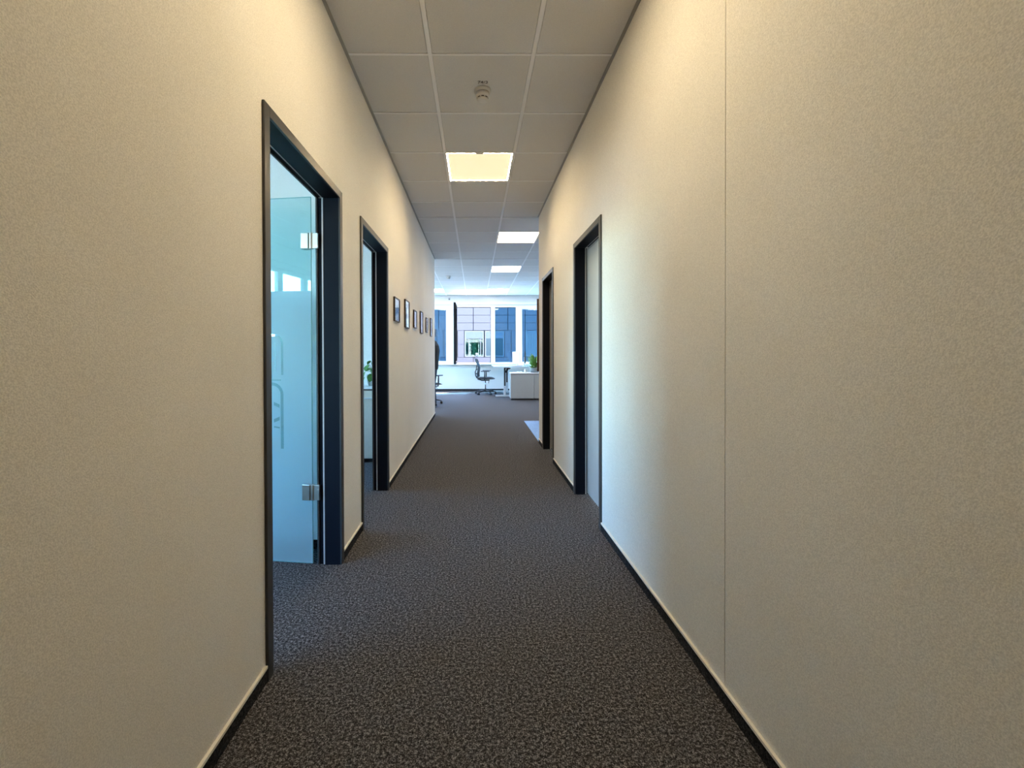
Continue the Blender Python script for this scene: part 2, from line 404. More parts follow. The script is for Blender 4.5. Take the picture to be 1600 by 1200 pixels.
def detector(x, y, label, text=None):
    t = empty('smoke_detector', (x, y, ZC - .002), 0, label, 'smoke detector')
    MB().lathe([(.058, 0), (.058, -.012), (.054, -.018), (.048, -.020)], 32).build('base', M['detector'], t, smooth=True)
    MB().lathe([(.046, -.018), (.046, -.045), (.042, -.052), (.036, -.053), (.036, -.060), (.040, -.062), (.037, -.069), (.020, -.073)], 32).build('sensor_head', M['detector'], t, smooth=True)
    v = MB()
    for a in range(8):
        mt = Matrix.Rotation(a * math.pi / 4, 4, 'Z'); v.box(.030, .0385, -.009, .009, -.059, -.054, mtx=mt)
    v.build('vent_slots', M['ink'], t)
    if text:
        cu = bpy.data.curves.new('number_label', 'FONT'); cu.body = text; cu.size = .040; cu.align_x = 'CENTER'; cu.align_y = 'CENTER'; cu.extrude = .0004
        cu.materials.append(M['ink'])
        tmp = bpy.data.objects.new('tmp', cu); COL.objects.link(tmp)
        me = bpy.data.meshes.new_from_object(tmp.evaluated_get(bpy.context.evaluated_depsgraph_get())); bpy.data.objects.remove(tmp)
        o = bpy.data.objects.new('number_label', me); COL.objects.link(o); o.parent = t
        o.location = (0, -.088, -.001); o.rotation_euler = (math.pi, 0, 0); o['label'] = 'small printed number ' + text
detector(.058, 2.905, 'round white smoke detector on the tile in front of the nearest panel light', '74/3')
detector(-.62, 9.9, 'small dark-looking smoke detector on the office ceiling left of the runner')
detector(-2.92, -.17, 'round white smoke detector reflected in the open glass door')
wsn = box('motion_sensor', -.835, -.775, YF - .035, YF, 2.86, 2.945, M['silver'], bevel=.006)
tag(wsn, 'small grey sensor box on the wall above the open window sash', 'sensor')
box('lens', .0, .03, -.012, 0, 0, .03, M['black'], wsn, loc=(-.82, YF - .034, 2.875))

# ------------------------------------------------------------------ door frames and doors
def frame_parts(t, side, y0, y1):
    """steel frame round an opening; side -1 = left wall, +1 = right wall; built in world coordinates"""
    X = XL if side < 0 else XR
    T = TL if side < 0 else TR
    def bx(mb, d0, d1, a, b, z0, z1):      # d = depth into the wall from its face
        xs = sorted((X + side * d0, X + side * d1)); mb.box(xs[0], xs[1], a, b, z0, z1)
    f = MB()
    for d0, d1 in ((-.0105, 0.0), (T, T + .0105)):
        bx(f, d0, d1, y0, y0 + FW, 0, DZ); bx(f, d0, d1, y1 - FW, y1, 0, DZ); bx(f, d0, d1, y0 + FW, y1 - FW, DZ - FW, DZ)
    f.build('frame_face', M['frame'], t, bevel=.0015, seg=1)
    j = MB(); q = FW * .55; dg = T * .78 if side < 0 else .088
    bx(j, 0, dg, y0 + q, y0 + FW, 0, DZ - FW); bx(j, 0, dg, y1 - FW, y1 - q, 0, DZ - FW); bx(j, 0, dg, y0 + q, y1 - q, DZ - FW, DZ - q)
    r = .010
    bx(j, dg, T, y0 + q, y0 + FW - r, 0, DZ - FW); bx(j, dg, T, y1 - FW + r, y1 - q, 0, DZ - FW); bx(j, dg, T, y0 + q, y1 - q, DZ - FW + r, DZ - q)
    j.build('jamb', M['jamb'], t)
    k = MB()
    bx(k, dg - .007, dg + .001, y0 + FW, y0 + FW + .002, 0.004, DZ - FW); bx(k, dg - .007, dg + .001, y1 - FW - .002, y1 - FW, 0.004, DZ - FW)
    bx(k, dg - .004, dg + .001, y0 + FW, y1 - FW, DZ - FW - .002, DZ - FW)
    k.build('gasket', M['gasket'], t)

def film_mesh(w, z0, z1):
    """frosted film with the unfrosted line graphic cut out, as a filled 2D curve"""
    cu = bpy.data.curves.new('frosted_film', 'CURVE'); cu.dimensions = '2D'; cu.fill_mode = 'BOTH'; cu.extrude = .0003
    def poly(ps):
        s = cu.splines.new('POLY'); s.points.add(len(ps) - 1); s.use_cyclic_u = True
        for p, q in zip(s.points, ps): p.co = (q[0], q[1], 0, 1)
    poly([(0, z0), (w, z0), (w, z1), (0, z1)])
    def arcband(xr, zt, zb, t, rad, xl):     # band running along the top, round the corner and down
        P = []
        P.append((xl, zt)); P.append((xr - rad, zt))
        for i in range(1, 7): a = math.pi / 2 * (1 - i / 6); P.append((xr - rad + rad * math.cos(a), zt - rad + rad * math.sin(a)))
        P.append((xr, zb)); P.append((xr - t, zb))
        ri = rad - t
        for i in range(0, 7): a = math.pi / 2 * i / 6; P.append((xr - rad + ri * math.cos(a), zt - rad + ri * math.sin(a)))
        P.append((xl, zt - t)); poly(P)
    return cu, poly, arcband

def make_glass_door(name, y0, y1, ang, frosted, label):
    t = empty(name); struct(t, label, 'door')
    frame_parts(t, -1, y0, y1)
    hx = XL - TL - .037; wd = (y1 - y0) - 2 * FW - .01
    hy = y1 - FW + .004 if frosted else y0 + FW - .004       # door_2 hangs on its near jamb
    if not frosted: ang = -ang
    leaf = MB().box(-wd, 0, -.004, .004, .010, 2.098)  .build('glass_leaf', M['glass' if frosted else 'glass2'], t, (hx, hy, 0), -R(ang))
    ed = MB().box(-.0006, .0008, -.0041, .0041, .010, 2.098).box(-wd, 0, -.0041, .0041, 2.0965, 2.0985).box(-wd, 0, -.0041, .0041, .0085, .0115)
    ed.build('polished_edge', M['glass_edge'], leaf)
    if frosted:
        cu, poly, arcband = film_mesh(wd, 0, 0)
        # in leaf coordinates (x measured from the free edge), the graphic stands near the middle of the leaf
        X = lambda x: wd + x
        bx0 = wd - .171
        arcband(bx0, 1.320, 1.085, .014, .055, bx0 - .36)
        poly([(bx0 - .052, 1.265), (bx0 - .047, 1.265), (bx0 - .047, 1.105), (bx0 - .052, 1.105)])
        poly([(bx0 - .36, 1.058), (bx0 - .014, 1.058), (bx0 - .014, 1.052), (bx0 - .36, 1.052)])
        arcband(bx0, 1.042, .66, .018, .07, bx0 - .36)
        poly([(bx0 - .06, .93), (bx0 - .024, .915), (bx0 - .024, .895), (bx0 - .06, .91)])
        poly([(bx0 - .06, .83), (bx0 - .024, .845), (bx0 - .024, .825), (bx0 - .06, .81)])
        poly([(bx0 - .06, .79), (bx0 - .024, .785), (bx0 - .024, .777), (bx0 - .06, .782)])
        # outer border of the film
        s = cu.splines[0]
        for p, q in zip(s.points, [(0.0, .012), (wd, .012), (wd, 1.565), (0.0, 1.565)]): p.co = (q[0], q[1], 0, 1)
        cu.materials.append(M['frost'])
        tmp = bpy.data.objects.new('tmp', cu); COL.objects.link(tmp)
        dg = bpy.context.evaluated_depsgraph_get(); me = bpy.data.meshes.new_from_object(tmp.evaluated_get(dg)); bpy.data.objects.remove(tmp)
        me.name = 'frosted_film'
        fo_ = bpy.data.objects.new('frosted_film', me); COL.objects.link(fo_); fo_.parent = leaf
        fo_.rotation_euler = (math.pi / 2, 0, 0); fo_.location = (-wd, -.0048, 0)
        fo_['label'] = 'frosted film with a clear line graphic covering the lower part of the glass'
    for z in (1.845, .418):
        h = MB()
        h.box(-.052, -.006, -.022, -.005, z - .045, z + .045)
        h.box(-.052, -.006, .005, .018, z - .045, z + .045)
        o = h.build('hinge', M['steel'], t, (hx, hy, 0), -R(ang), bevel=.003)
        c = MB().tube([(.006, -.008, z - .045), (.006, -.008, z + .045)], .0125, 14).box(-.008, .048, -.014, -.002, z - .043, z + .043)
        c.box(.036, .0485, -.0165, -.012, z - .02, z + .02)
        c.build('hinge_knuckle', M['steel'], o, bevel=.0015)
    # lever handle with lock case on the free edge of the leaf
    k = MB().box(-wd + .02, -wd + .085, -.020, -.005, .95, 1.13).box(-wd + .02, -wd + .085, .005, .020, .95, 1.13)
    lo = k.build('lock_case', M['steel'], t, (hx, hy, 0), -R(ang), bevel=.004)
    MB().tube([(-wd + .055, -.018, 1.05), (-wd + .055, -.055, 1.05), (-wd + .17, -.055, 1.05)], .009, 10).build('lever', M['steel'], lo)
    return t
make_glass_door('door_1', *DOORS_L[0], 7.5, True, 'nearest left doorway with black frame and half-frosted glass door standing open inwards')
make_glass_door('door_2', *DOORS_L[1], 4.0, False, 'second left doorway with black frame, standing open on a green plant and cabinet')

def make_leaf_door(name, y0, y1, label, sign):
    t = empty(name); struct(t, label, 'door')
    frame_parts(t, 1, y0, y1)
    a, b = y0 + FW, y1 - FW
    lf = box('door_leaf', XR + .100, XR + .140, a - .008, b + .008, .012, DZ - FW - .004, M['leaf'], t, bevel=.0015)
    e = MB().box(XR + .096, XR + .0995, b - .014, b + .004, .012, DZ - FW - .008).box(XR + .096, XR + .0995, a - .004, b, DZ - FW - .022, DZ - FW - .008)
    e.build('leaf_lip', M['leaf_edge'], lf)
    MB().tube([(XR + .1, a + .065, 1.05), (XR + .058, a + .065, 1.05), (XR + .056, a + .085, 1.05), (XR + .056, a + .19, 1.05)], .009, 10).build('handle', M['steel'], t, smooth=True)
    MB().tube([(XR + .0995, a + .065, 1.05), (XR + .092, a + .065, 1.05)], .026, 20).build('handle_rose', M['steel'], t)
    if sign: box('sign_plate', XR + .088, XR + .0995, a + .26, a + .372, 1.53, 1.64, M['leaf'], t, bevel=.002)
make_leaf_door('door_3', *DOORS_R[0], 'nearer right doorway with black frame and closed plain grey door leaf', True)
make_leaf_door('door_4', *DOORS_R[1], 'farther right doorway with black frame and closed grey leaf by the corridor end', False)

# brown edge board on the corner at the right wall's end
eb = box('wooden_board', XR - .023, XR + .55, YWR + .012, YWR + .034, .955, 1.925, M['board'], bevel=.002)
tag(eb, 'dark brown wooden board fixed to the end of the right corridor wall, seen edge-on', 'board')
for z in (1.08, 1.23, 1.59, 1.88):
    MB().tube([(XR + .006, YWR - .0, z), (XR + .006, YWR + .013, z)], .009, 10).build('bracket', M['chrome'], eb)

# ------------------------------------------------------------------ framed pictures
def sky_pic(i):
    m, t, b = new_mat('print_%d' % i)
    tc = t.nodes.new('ShaderNodeTexCoord'); mp = t.nodes.new('ShaderNodeMapping'); mp.inputs['Location'].default_value = (i * 3.1, 0, i)
    n = t.nodes.new('ShaderNodeTexNoise'); n.inputs['Scale'].default_value = 9; n.inputs['Detail'].default_value = 4
    w = t.nodes.new('ShaderNodeTexWave'); w.bands_direction = 'Z'; w.inputs['Scale'].default_value = 2.2 + i * .4; w.inputs['Distortion'].default_value = 3.5
    r = t.nodes.new('ShaderNodeValToRGB'); e = r.color_ramp.elements
    pal = [((.14, .16, .22), (.85, .86, .88)), ((.12, .12, .16), (.84, .84, .80)), ((.45, .47, .58), (.82, .83, .88)),
           ((.62, .56, .66), (.86, .82, .84)), ((.55, .57, .60), (.88, .88, .86)), ((.58, .62, .56), (.88, .90, .85))][i]
    e[0].color = (*pal[0], 1); e[1].color = (*pal[1], 1); e[0].position = .35; e[1].position = .62
    mx = t.nodes.new('ShaderNodeMath'); mx.operation = 'MULTIPLY_ADD'; mx.inputs[1].default_value = .5
    t.links.new(tc.outputs['Object'], mp.inputs[0]); t.links.new(mp.outputs[0], n.inputs['Vector']); t.links.new(mp.outputs[0], w.inputs['Vector'])
    t.links.new(w.outputs['Fac'], mx.inputs[0]); hl = t.nodes.new('ShaderNodeMath'); hl.operation = 'MULTIPLY'; hl.inputs[1].default_value = .5
    t.links.new(n.outputs['Fac'], hl.inputs[0]); t.links.new(hl.outputs[0], mx.inputs[2]); t.links.new(mx.outputs[0], r.inputs[0]); t.links.new(r.outputs[0], b.inputs['Base Color'])
    b.inputs['Roughness'].default_value = .3
    return m
M['pic_glass'] = pane_mat('picture_glass', (.96, .98, 1), 1.45)
PICS = [(3.99, .26, 1.512, 1.744, 'blue-grey print'), (4.60, .275, 1.487, 1.797, 'tall dark tower print'), (5.255, .245, 1.525, 1.748, 'pale blue print'),
        (5.89, .255, 1.484, 1.795, 'pale pinkish print'), (6.57, .215, 1.527, 1.762, 'white and grey print'), (7.22, .245, 1.490, 1.806, 'whitish green print')]
names = ['first', 'second', 'third', 'fourth', 'fifth', 'sixth']
wheres = ['nearest to the second doorway', 'second from the doorway', 'third from the doorway', 'fourth from the doorway', 'fifth from the doorway', 'nearest to the end of the wall']
for i, (y, w, z0, z1, d) in enumerate(PICS):
    t = empty('framed_picture', (XL, y + w / 2, (z0 + z1) / 2), 0, '%s dark-framed picture with %s, %s' % ('tall' if i % 2 else 'squat', d, wheres[i]), 'picture', 'framed pictures on the left wall')
    hw, hh = w / 2, (z1 - z0) / 2; D = .020; fw2 = .011
    f = MB().box(.002, D, -hw, -hw + fw2, -hh, hh).box(.002, D, hw - fw2, hw, -hh, hh).box(.002, D, -hw + fw2, hw - fw2, -hh, -hh + fw2).box(.002, D, -hw + fw2, hw - fw2, hh - fw2, hh)
    f.build('frame', M['brown'], t, bevel=.001, seg=1)
    box('passepartout', .004, .010, -hw + fw2, hw - fw2, -hh + fw2, hh - fw2, M['paper'], t)
    q = .028
    box('print', .010, .0112, -hw + fw2 + q, hw - fw2 - q, -hh + fw2 + q, hh - fw2 - q * (.7 if i != 0 else .5), sky_pic(i), t)
    box('glazing', .014, .0155, -hw + fw2, hw - fw2, -hh + fw2, hh - fw2, M['pic_glass'], t)

# ------------------------------------------------------------------ windows of the far wall
def front_window(name, x0, x1, gx0, gx1, gz0, gz1, label, glazed=True, dark=False, handle=None):
    t = empty(name); struct(t, label, 'window')
    y0, y1 = YF + .03, YF + .11
    f = MB().box(x0, gx0, y0, y1, FS, FH).box(gx1, x1, y0, y1, FS, FH).box(gx0, gx1, y0, y1, FS, gz0).box(gx0, gx1, y0, y1, gz1, FH)
    f.build('window_frame', M['upvc'], t, bevel=.004)
    s = MB(); k = .012
    s.box(gx0, gx0 + k, y0 + .015, y1, gz0, gz1).box(gx1 - k, gx1, y0 + .015, y1, gz0, gz1).box(gx0 + k, gx1 - k, y0 + .015, y1, gz1 - k, gz1).box(gx0 + k, gx1 - k, y0 + .015, y1, gz0, gz0 + k)
    s.build('gasket', M['dark_alu'] if dark else M['silver'], t)
    if glazed: box('pane', gx0 + k, gx1 - k, y0 + .03, y0 + .05, gz0 + k, gz1 - k, M['window_glass'], t)
    if handle is not None:
        h = MB().box(handle - .012, handle + .012, y0 - .012, y0, 1.66, 1.73).tube([(handle, y0 - .01, 1.70), (handle, y0 - .045, 1.70), (handle, y0 - .05, 1.58)], .009, 8)
        h.build('handle', M['silver'], t)
    return t
front_window('window_1', -3.55, -.765, -2.30, -.905, .93, 2.585, 'glazed window left of the open sash, beside the person', handle=None)
w2 = front_window('window_2', -.765, .572, -.600, .506, .886, 2.647, 'window opened inwards, giving an unglazed view of the lavender facade', glazed=False, dark=True)
front_window('window_3', .572, 1.392, .638, 1.295, .90, 2.64, 'narrow blue-tinted window right of the open one, behind the desk', dark=True)
front_window('window_4', 1.392, 2.70, 1.488, 2.60, .90, 2.587, 'blue-tinted window at the right edge behind the monitor and plant', handle=1.435)
front_window('window_5', 2.70, 4.75, 2.80, 4.65, .90, 2.587, 'wide window of the office right of the corridor wall')
# open sash, perpendicular to the wall
sash = MB(); xs0, xs1, sy0, sy1 = -.652, -.612, YF + .02 - 1.13, YF + .02
bars = [(sy0, sy0 + .075, .87, 2.665), (sy1 - .075, sy1, .87, 2.665), (sy0 + .075, sy1 - .075, .87, .945), (sy0 + .075, sy1 - .075, 2.59, 2.665)]
for a, b, c, d in bars: sash.box(xs0, xs1, a, b, c, d)
so_ = sash.build('open_sash', M['upvc'], w2, bevel=.004)
so_['label'] = 'window sash swung inwards, seen edge-on as a dark upright'
sh = MB()
for a, b, c, d in bars: sh.box(xs1 + .001, xs1 + .052, a - .004, b + .004, c, d)
sh.build('dark_shell', M['dark_alu'], so_)
box('sash_pane', xs0 + .012, xs0 + .028, sy0 + .075, sy1 - .075, .945, 2.59, M['window_glass'], so_)
for z in (2.50, .98): box('hinge', -.705, -.688, YF + .018, YF + .03, z - .03, z + .03, M['black'], w2)
ws = box('window_sill', -3.6, 4.78, YF - .16, YF + .10, .825, .853, M['upvc'], fo, bevel=.006)

# windows of the side rooms
def side_window(name, y0, y1, mull, label):
    t = empty(name); struct(t, label, 'window')
    x0, x1 = XO - .12, XO - .05
    ys = [y0] + mull + [y1]
    f = MB().box(x0, x1, y0, y1, SS, SS + .06).box(x0, x1, y0, y1, SH - .06, SH)
    f.box(x0, x1, y0, y0 + .05, SS + .06, SH - .06).box(x0, x1, y1 - .05, y1, SS + .06, SH - .06)
    for m_ in mull: f.box(x0, x1, m_ - .06, m_ + .06, SS + .06, SH - .06)
    f.build('window_frame', M['upvc'], t)
    for a, b in zip(ys[:-1], ys[1:]):
        box('pane', x0 + .03, x0 + .045, a + (.06 if a != y0 else .05), b - (.06 if b != y1 else .05), SS + .06, SH - .06, M['side_glass'], t)
    box('window_sill', XO - .05, XO + .10, y0 - .02, y1 + .02, SS - .03, SS - .002, M['white'], t, bevel=.004)
side_window('window_6', *bands[0], [-2.19, -1.53, -.90, -.20, .50], 'bright window band of the first side room, reflected in the glass door')
side_window('window_7', *bands[1], [3.9], 'window band of the second side room beyond the plant')
side_window('window_8', *bands[2], [9.5, 10.6, 11.8], 'window band on the left side of the open office')
tr = box('trim_1', XO, XO + .05, -2.95, 2.5, SH + .09, SH + .15, M['upvc'], bevel=.005); struct(tr, 'white blind rail above the side room windows', 'trim')

# ------------------------------------------------------------------ furniture of the second side room
def cabinet(x0, x1, y0, y1, h, label, m, doors, group=None, handles=True):
    t = empty('cabinet', ((x0 + x1) / 2, (y0 + y1) / 2, 0), 0, label, 'cabinet', group)
    w, d = (x1 - x0) / 2, (y1 - y0) / 2
    box('plinth', -w + .01, w - .01, -d + .02, d - .01, .004, .045, M['black'], t)
    box('body', -w, w, -d + .018, d, .045, h - .040, m, t, bevel=.002)
    box('shadow_gap', -w + .006, w - .006, -d + .02, d - .004, h - .040, h - .024, M['black'], t)
    box('top', -w, w, -d, d, h - .024, h, M['white'], t, bevel=.002)
    step = 2 * w / doors
    for i in range(doors):
        dr = box('door', -w + i * step + .0015, -w + (i + 1) * step - .0015, -d, -d + .0175, .047, h - .046, m, t, bevel=.001)
        if handles: box('handle', -w + (i + .5) * step - .05, -w + (i + .5) * step + .05, -d - .018, -d - .002, h - .13, h - .12, M['silver'], dr)
    return t
cabinet(-2.55, -.98, 4.634, 5.11, .835, 'waist-high grey cabinet with white top seen through the second doorway', M['cab2'], 4)

def plant_leafy(x, y, z):
    t = empty('potted_plant', (x, y, z), 0, 'round-leaved green pot plant on the cabinet in the second side room', 'plant')
    MB().lathe([(.050, 0), (.066, .10), (.070, .125), (.062, .125), (.058, .105)], 24).build('pot', M['pale_pot'], t, smooth=True)
    MB().lathe([(.058, .100), (.02, .112)], 16).build('soil', M['soil'], t)
    rnd = random.Random(5)
    def leaf_mesh():
        vs = [(0, 0, 0)]; fs = []
        n = 6; rows = []
        for i in range(n + 1):
            u = i / n; hw = .5 * math.sin(math.pi * min(1, u * .93 + .07)) ** .8 * .8; zc = -.30 * u * u
            rows.append([(u, -hw, zc + .10 * hw), (u, 0, zc), (u, hw, zc + .10 * hw)])
        vs = [p for r_ in rows for p in r_]
        for i in range(n):
            for j in range(2): a = i * 3 + j; fs.append((a, a + 1, a + 4, a + 3))
        return MB().add(vs, fs).mesh('leaf', M['leafg'])
    lm = leaf_mesh(); st = MB()
    spots = [(-.075, .03, .235, .075, 200), (-.03, -.03, .24, .07, 250), (.0, .05, .265, .06, 100), (.05, .0, .25, .07, 330), (-.05, -.05, .165, .07, 225), (-.06, -.03, .10, .075, 215),
             (.06, .04, .19, .07, 40), (.02, -.05, .20, .065, 280), (-.09, .0, .20, .07, 185), (.03, .06, .28, .05, 60), (.07, -.03, .15, .065, 320), (-.02, .0, .285, .045, 150), (-.04, .05, .20, .065, 130), (.0, -.06, .14, .07, 265)]
    for lx, ly, lz, sz, az in spots:
        o = inst('leaf', lm, t, (lx * 1.35, ly * 1.3, lz), (sz * 1.35, sz * 1.35, sz * 1.35)); droop = .95 if lz < .17 else rnd.uniform(.15, .6)
        o.rotation_euler = (rnd.uniform(-.3, .3), droop, R(az))
        st.tube([(0, 0, .11), (lx * .4, ly * .4, .11 + (lz - .11) * .6 + .02), (lx, ly, lz)], [.0035, .003, .002], 5)
    st.build('stems', M['leafg'], t)
    return t
plant_leafy(-1.165, 4.80, .836)

# ------------------------------------------------------------------ office furniture
def office_chair(x, y, rz, label, headrest=True):
    t = empty('office_chair', (x, y, 0), rz, label, 'chair')     # faces +X
    legs = []
    for i in range(5):
        a = 2 * math.pi * i / 5 + .3
        ex, ey = .30 * math.cos(a), .30 * math.sin(a)
        lg = MB().tube([(.02 * math.cos(a), .02 * math.sin(a), .105), (ex * .55, ey * .55, .10), (ex, ey, .075)], [.024, .019, .013], 8).build('base_leg', M['black'], t, smooth=True)
        cs = MB()
        for s in (-1, 1):
            ox, oy = -math.sin(a) * .014 * s, math.cos(a) * .014 * s
            ox2, oy2 = -math.sin(a) * .026 * s, math.cos(a) * .026 * s
            cs.tube([(ex + ox, ey + oy, .029), (ex + ox2, ey + oy2, .029)], .028, 14)
        cs.tube([(ex, ey, .04), (ex, ey, .078)], .008, 8)
        cs.build('caster', M['black'], lg)
    MB().tube([(0, 0, .09), (0, 0, .17)], .026, 14).build('column_sleeve', M['black'], t, smooth=True)
    MB().tube([(0, 0, .17), (0, 0, .40)], .014, 12).build('gas_column', M['chrome'], t, smooth=True)
    mech = MB().box(-.12, .12, -.07, .07, .395, .425).tube([(-.11, 0, .41), (-.22, 0, .44), (-.245, 0, .53)], [.018, .018, .016], 8).tube([(.10, -.06, .40), (.11, -.16, .39), (.10, -.18, .33)], .009, 6)
    mech.build('mechanism', M['black'], t, bevel=.004)
    # seat: rounded cushion with waterfall front
    vs = []; fs = []; nx, ny = 10, 8
    for top in (1, 0):
        for i in range(nx + 1):
            for j in range(ny + 1):
                u, v = i / nx * 2 - 1, j / ny * 2 - 1
                px = .245 * u * (1 - .06 * v * v) + .03; py = .245 * v * (1 - .10 * u ** 4)
                edge = max(abs(u), abs(v)) ** 6
                z = .502 - .022 * edge - (.030 * max(0, u - .5) * 2) if top else .445 + .012 * edge - (.012 * max(0, u - .5))
                vs.append((px, py, z))
    N = (nx + 1) * (ny + 1); id_ = lambda k, i, j: k * N + i * (ny + 1) + j
    for i in range(nx):
        for j in range(ny):
            fs.append((id_(0, i, j), id_(0, i + 1, j), id_(0, i + 1, j + 1), id_(0, i, j + 1)))
            fs.append((id_(1, i, j), id_(1, i, j + 1), id_(1, i + 1, j + 1), id_(1, i + 1, j)))
    for i in range(nx):
        fs.append((id_(0, i, 0), id_(1, i, 0), id_(1, i + 1, 0), id_(0, i + 1, 0))); fs.append((id_(0, i, ny), id_(0, i + 1, ny), id_(1, i + 1, ny), id_(1, i, ny)))
    for j in range(ny):
        fs.append((id_(0, 0, j), id_(0, 0, j + 1), id_(1, 0, j + 1), id_(1, 0, j))); fs.append((id_(0, nx, j), id_(1, nx, j), id_(1, nx, j + 1), id_(0, nx, j + 1)))
    MB().add(vs, fs).build('seat', M['seatfab'], t, smooth=True)
    # curved mesh backrest
    prof = [(-.225, .50), (-.240, .58), (-.222, .68), (-.215, .78), (-.240, .88), (-.285, .99), (-.300, 1.02)]
    vs = []; fs = []; ny = 8
    for k, (px, pz) in enumerate(prof):
        hw = .19 + .035 * math.sin(k / 6 * math.pi)
        for j in range(ny + 1):
            v = j / ny * 2 - 1; vs.append((px + .045 * v * v, hw * v, pz))
    n1 = len(vs); vs += [(a - .016, b, c) for a, b, c in vs]
    q = lambda s, k, j: s * n1 + k * (ny + 1) + j
    for k in range(len(prof) - 1):
        for j in range(ny):
            fs.append((q(0, k, j), q(0, k, j + 1), q(0, k + 1, j + 1), q(0, k + 1, j))); fs.append((q(1, k, j), q(1, k + 1, j), q(1, k + 1, j + 1), q(1, k, j + 1)))
    for k in range(len(prof) - 1):
        fs.append((q(0, k, 0), q(0, k + 1, 0), q(1, k + 1, 0), q(1, k, 0))); fs.append((q(0, k, ny), q(1, k, ny), q(1, k + 1, ny), q(0, k + 1, ny)))
    for j in range(ny):
        fs.append((q(0, 0, j), q(1, 0, j), q(1, 0, j + 1), q(0, 0, j + 1))); e_ = len(prof) - 1; fs.append((q(0, e_, j), q(0, e_, j + 1), q(1, e_, j + 1), q(1, e_, j)))
    MB().add(vs, fs).build('backrest', M['mesh'], t, smooth=True)
    bf = MB().tube([(-.245, 0, .47), (-.285, 0, .55), (-.295, 0, .64), (-.262, 0, .74), (-.255, 0, .84)], [.02, .018, .016, .014, .012], 8)
    for s in (-1, 1):
        bf.tube([(-.285, 0, .56), (-.262, .10 * s, .60), (-.215, .19 * s, .62)], .010, 6); bf.tube([(-.29, 0, .66), (-.262, .10 * s, .71), (-.205, .20 * s, .74)], .009, 6)
        bf.tube([(-.19, .19 * s, .50), (-.20, .215 * s, .62), (-.175, .225 * s, .76), (-.205, .21 * s, .90), (-.255, .19 * s, 1.02)], .009, 6)
    bf.tube([(-.255, -.19, 1.02), (-.295, 0, 1.03), (-.255, .19, 1.02)], .010, 6)
    bf.build('back_frame', M['black'], t, smooth=True)
    if headrest:
        MB().tube([(-.295, 0, 1.0), (-.32, 0, 1.07), (-.295, 0, 1.13)], .010, 6).build('headrest_post', M['black'], t)
        vs = []; fs = []
        for k in range(7):
            a = math.pi * (k / 6 - .5); 
            for j in range(9):
                v = j / 8 * 2 - 1; vs.append((-.275 + .03 * math.cos(a) + .035 * v * v, .135 * v, 1.145 + .055 * math.sin(a)))
        for k in range(6):
            for j in range(8): b = k * 9 + j; fs.append((b, b + 1, b + 10, b + 9))
        h = MB().add(vs, fs).build('headrest', M['light_fab'], t, smooth=True); sm = h.modifiers.new('thick', 'SOLIDIFY'); sm.thickness = .03; sm.offset = -1
        MB().tube([(-.30, -.06, 1.14), (-.30, .06, 1.14)], .022, 8).build('headrest_bracket', M['black'], h)
    for s in (-1, 1):
        ar = MB().tube([(.0, .20 * s, .43), (.0, .275 * s, .43), (.0, .285 * s, .52), (.0, .285 * s, .665)], [.014, .016, .020, .017], 8).build('armrest', M['black'], t, smooth=True)
        box('arm_pad', -.11, .14, .245 * s - (.0 if s > 0 else .08) + 0, .245 * s + (.08 if s > 0 else 0), .665, .690, M['black'], ar, bevel=.010)
    return t
office_chair(.30, 12.15, R(-6), 'black mesh office chair with pale headrest standing at the desk by the window')
office_chair(-1.10, 9.95, R(60), 'black office chair behind the standing person at the left corridor wall end', headrest=False)

def desk(x0, x1, y0, y1, h, label, colx):
    t = empty('desk', ((x0 + x1) / 2, (y0 + y1) / 2, 0), 0, label, 'desk', 'height-adjustable desks')
    w, d = (x1 - x0) / 2, (y1 - y0) / 2
    box('desk_top', -w, w, -d, d, h - .025, h, M['desk'], t, bevel=.003)
    box('cross_beam', -.04, .04, -d + .14, d - .14, h - .075, h - .035, M['black'], t)
    for s, cx in ((-1, colx[0]), (1, colx[1])):
        yy = s * (d - .18)
        lg = MB().box(cx - .030, cx + .030, yy - .04, yy + .04, .045, .30).build('leg', M['silver'], t, bevel=.003)
        box('inner_tube', cx - .022, cx + .022, yy - .032, yy + .032, .30, h - .03, M['black'], lg, bevel=.002)
        MB().tube([(cx + .02, yy, h - .17), (cx + .05, yy, h - .08), (cx + .16, yy, h - .045)], .014, 8).build('bracket', M['black'], lg)
        box('foot', -w + .05, w - .08, yy - .045, yy + .045, .006, .05, M['silver'], lg, bevel=.006)
    return t
desk(.51, 1.31, 11.28, 12.98, .825, 'height-adjustable desk with pale top and silver T-feet, nearer to the chair', (-.10, .06))
desk(1.335, 2.135, 11.28, 12.98, .825, 'second height-adjustable desk behind the grey cabinet with the plant', (.1, .1))

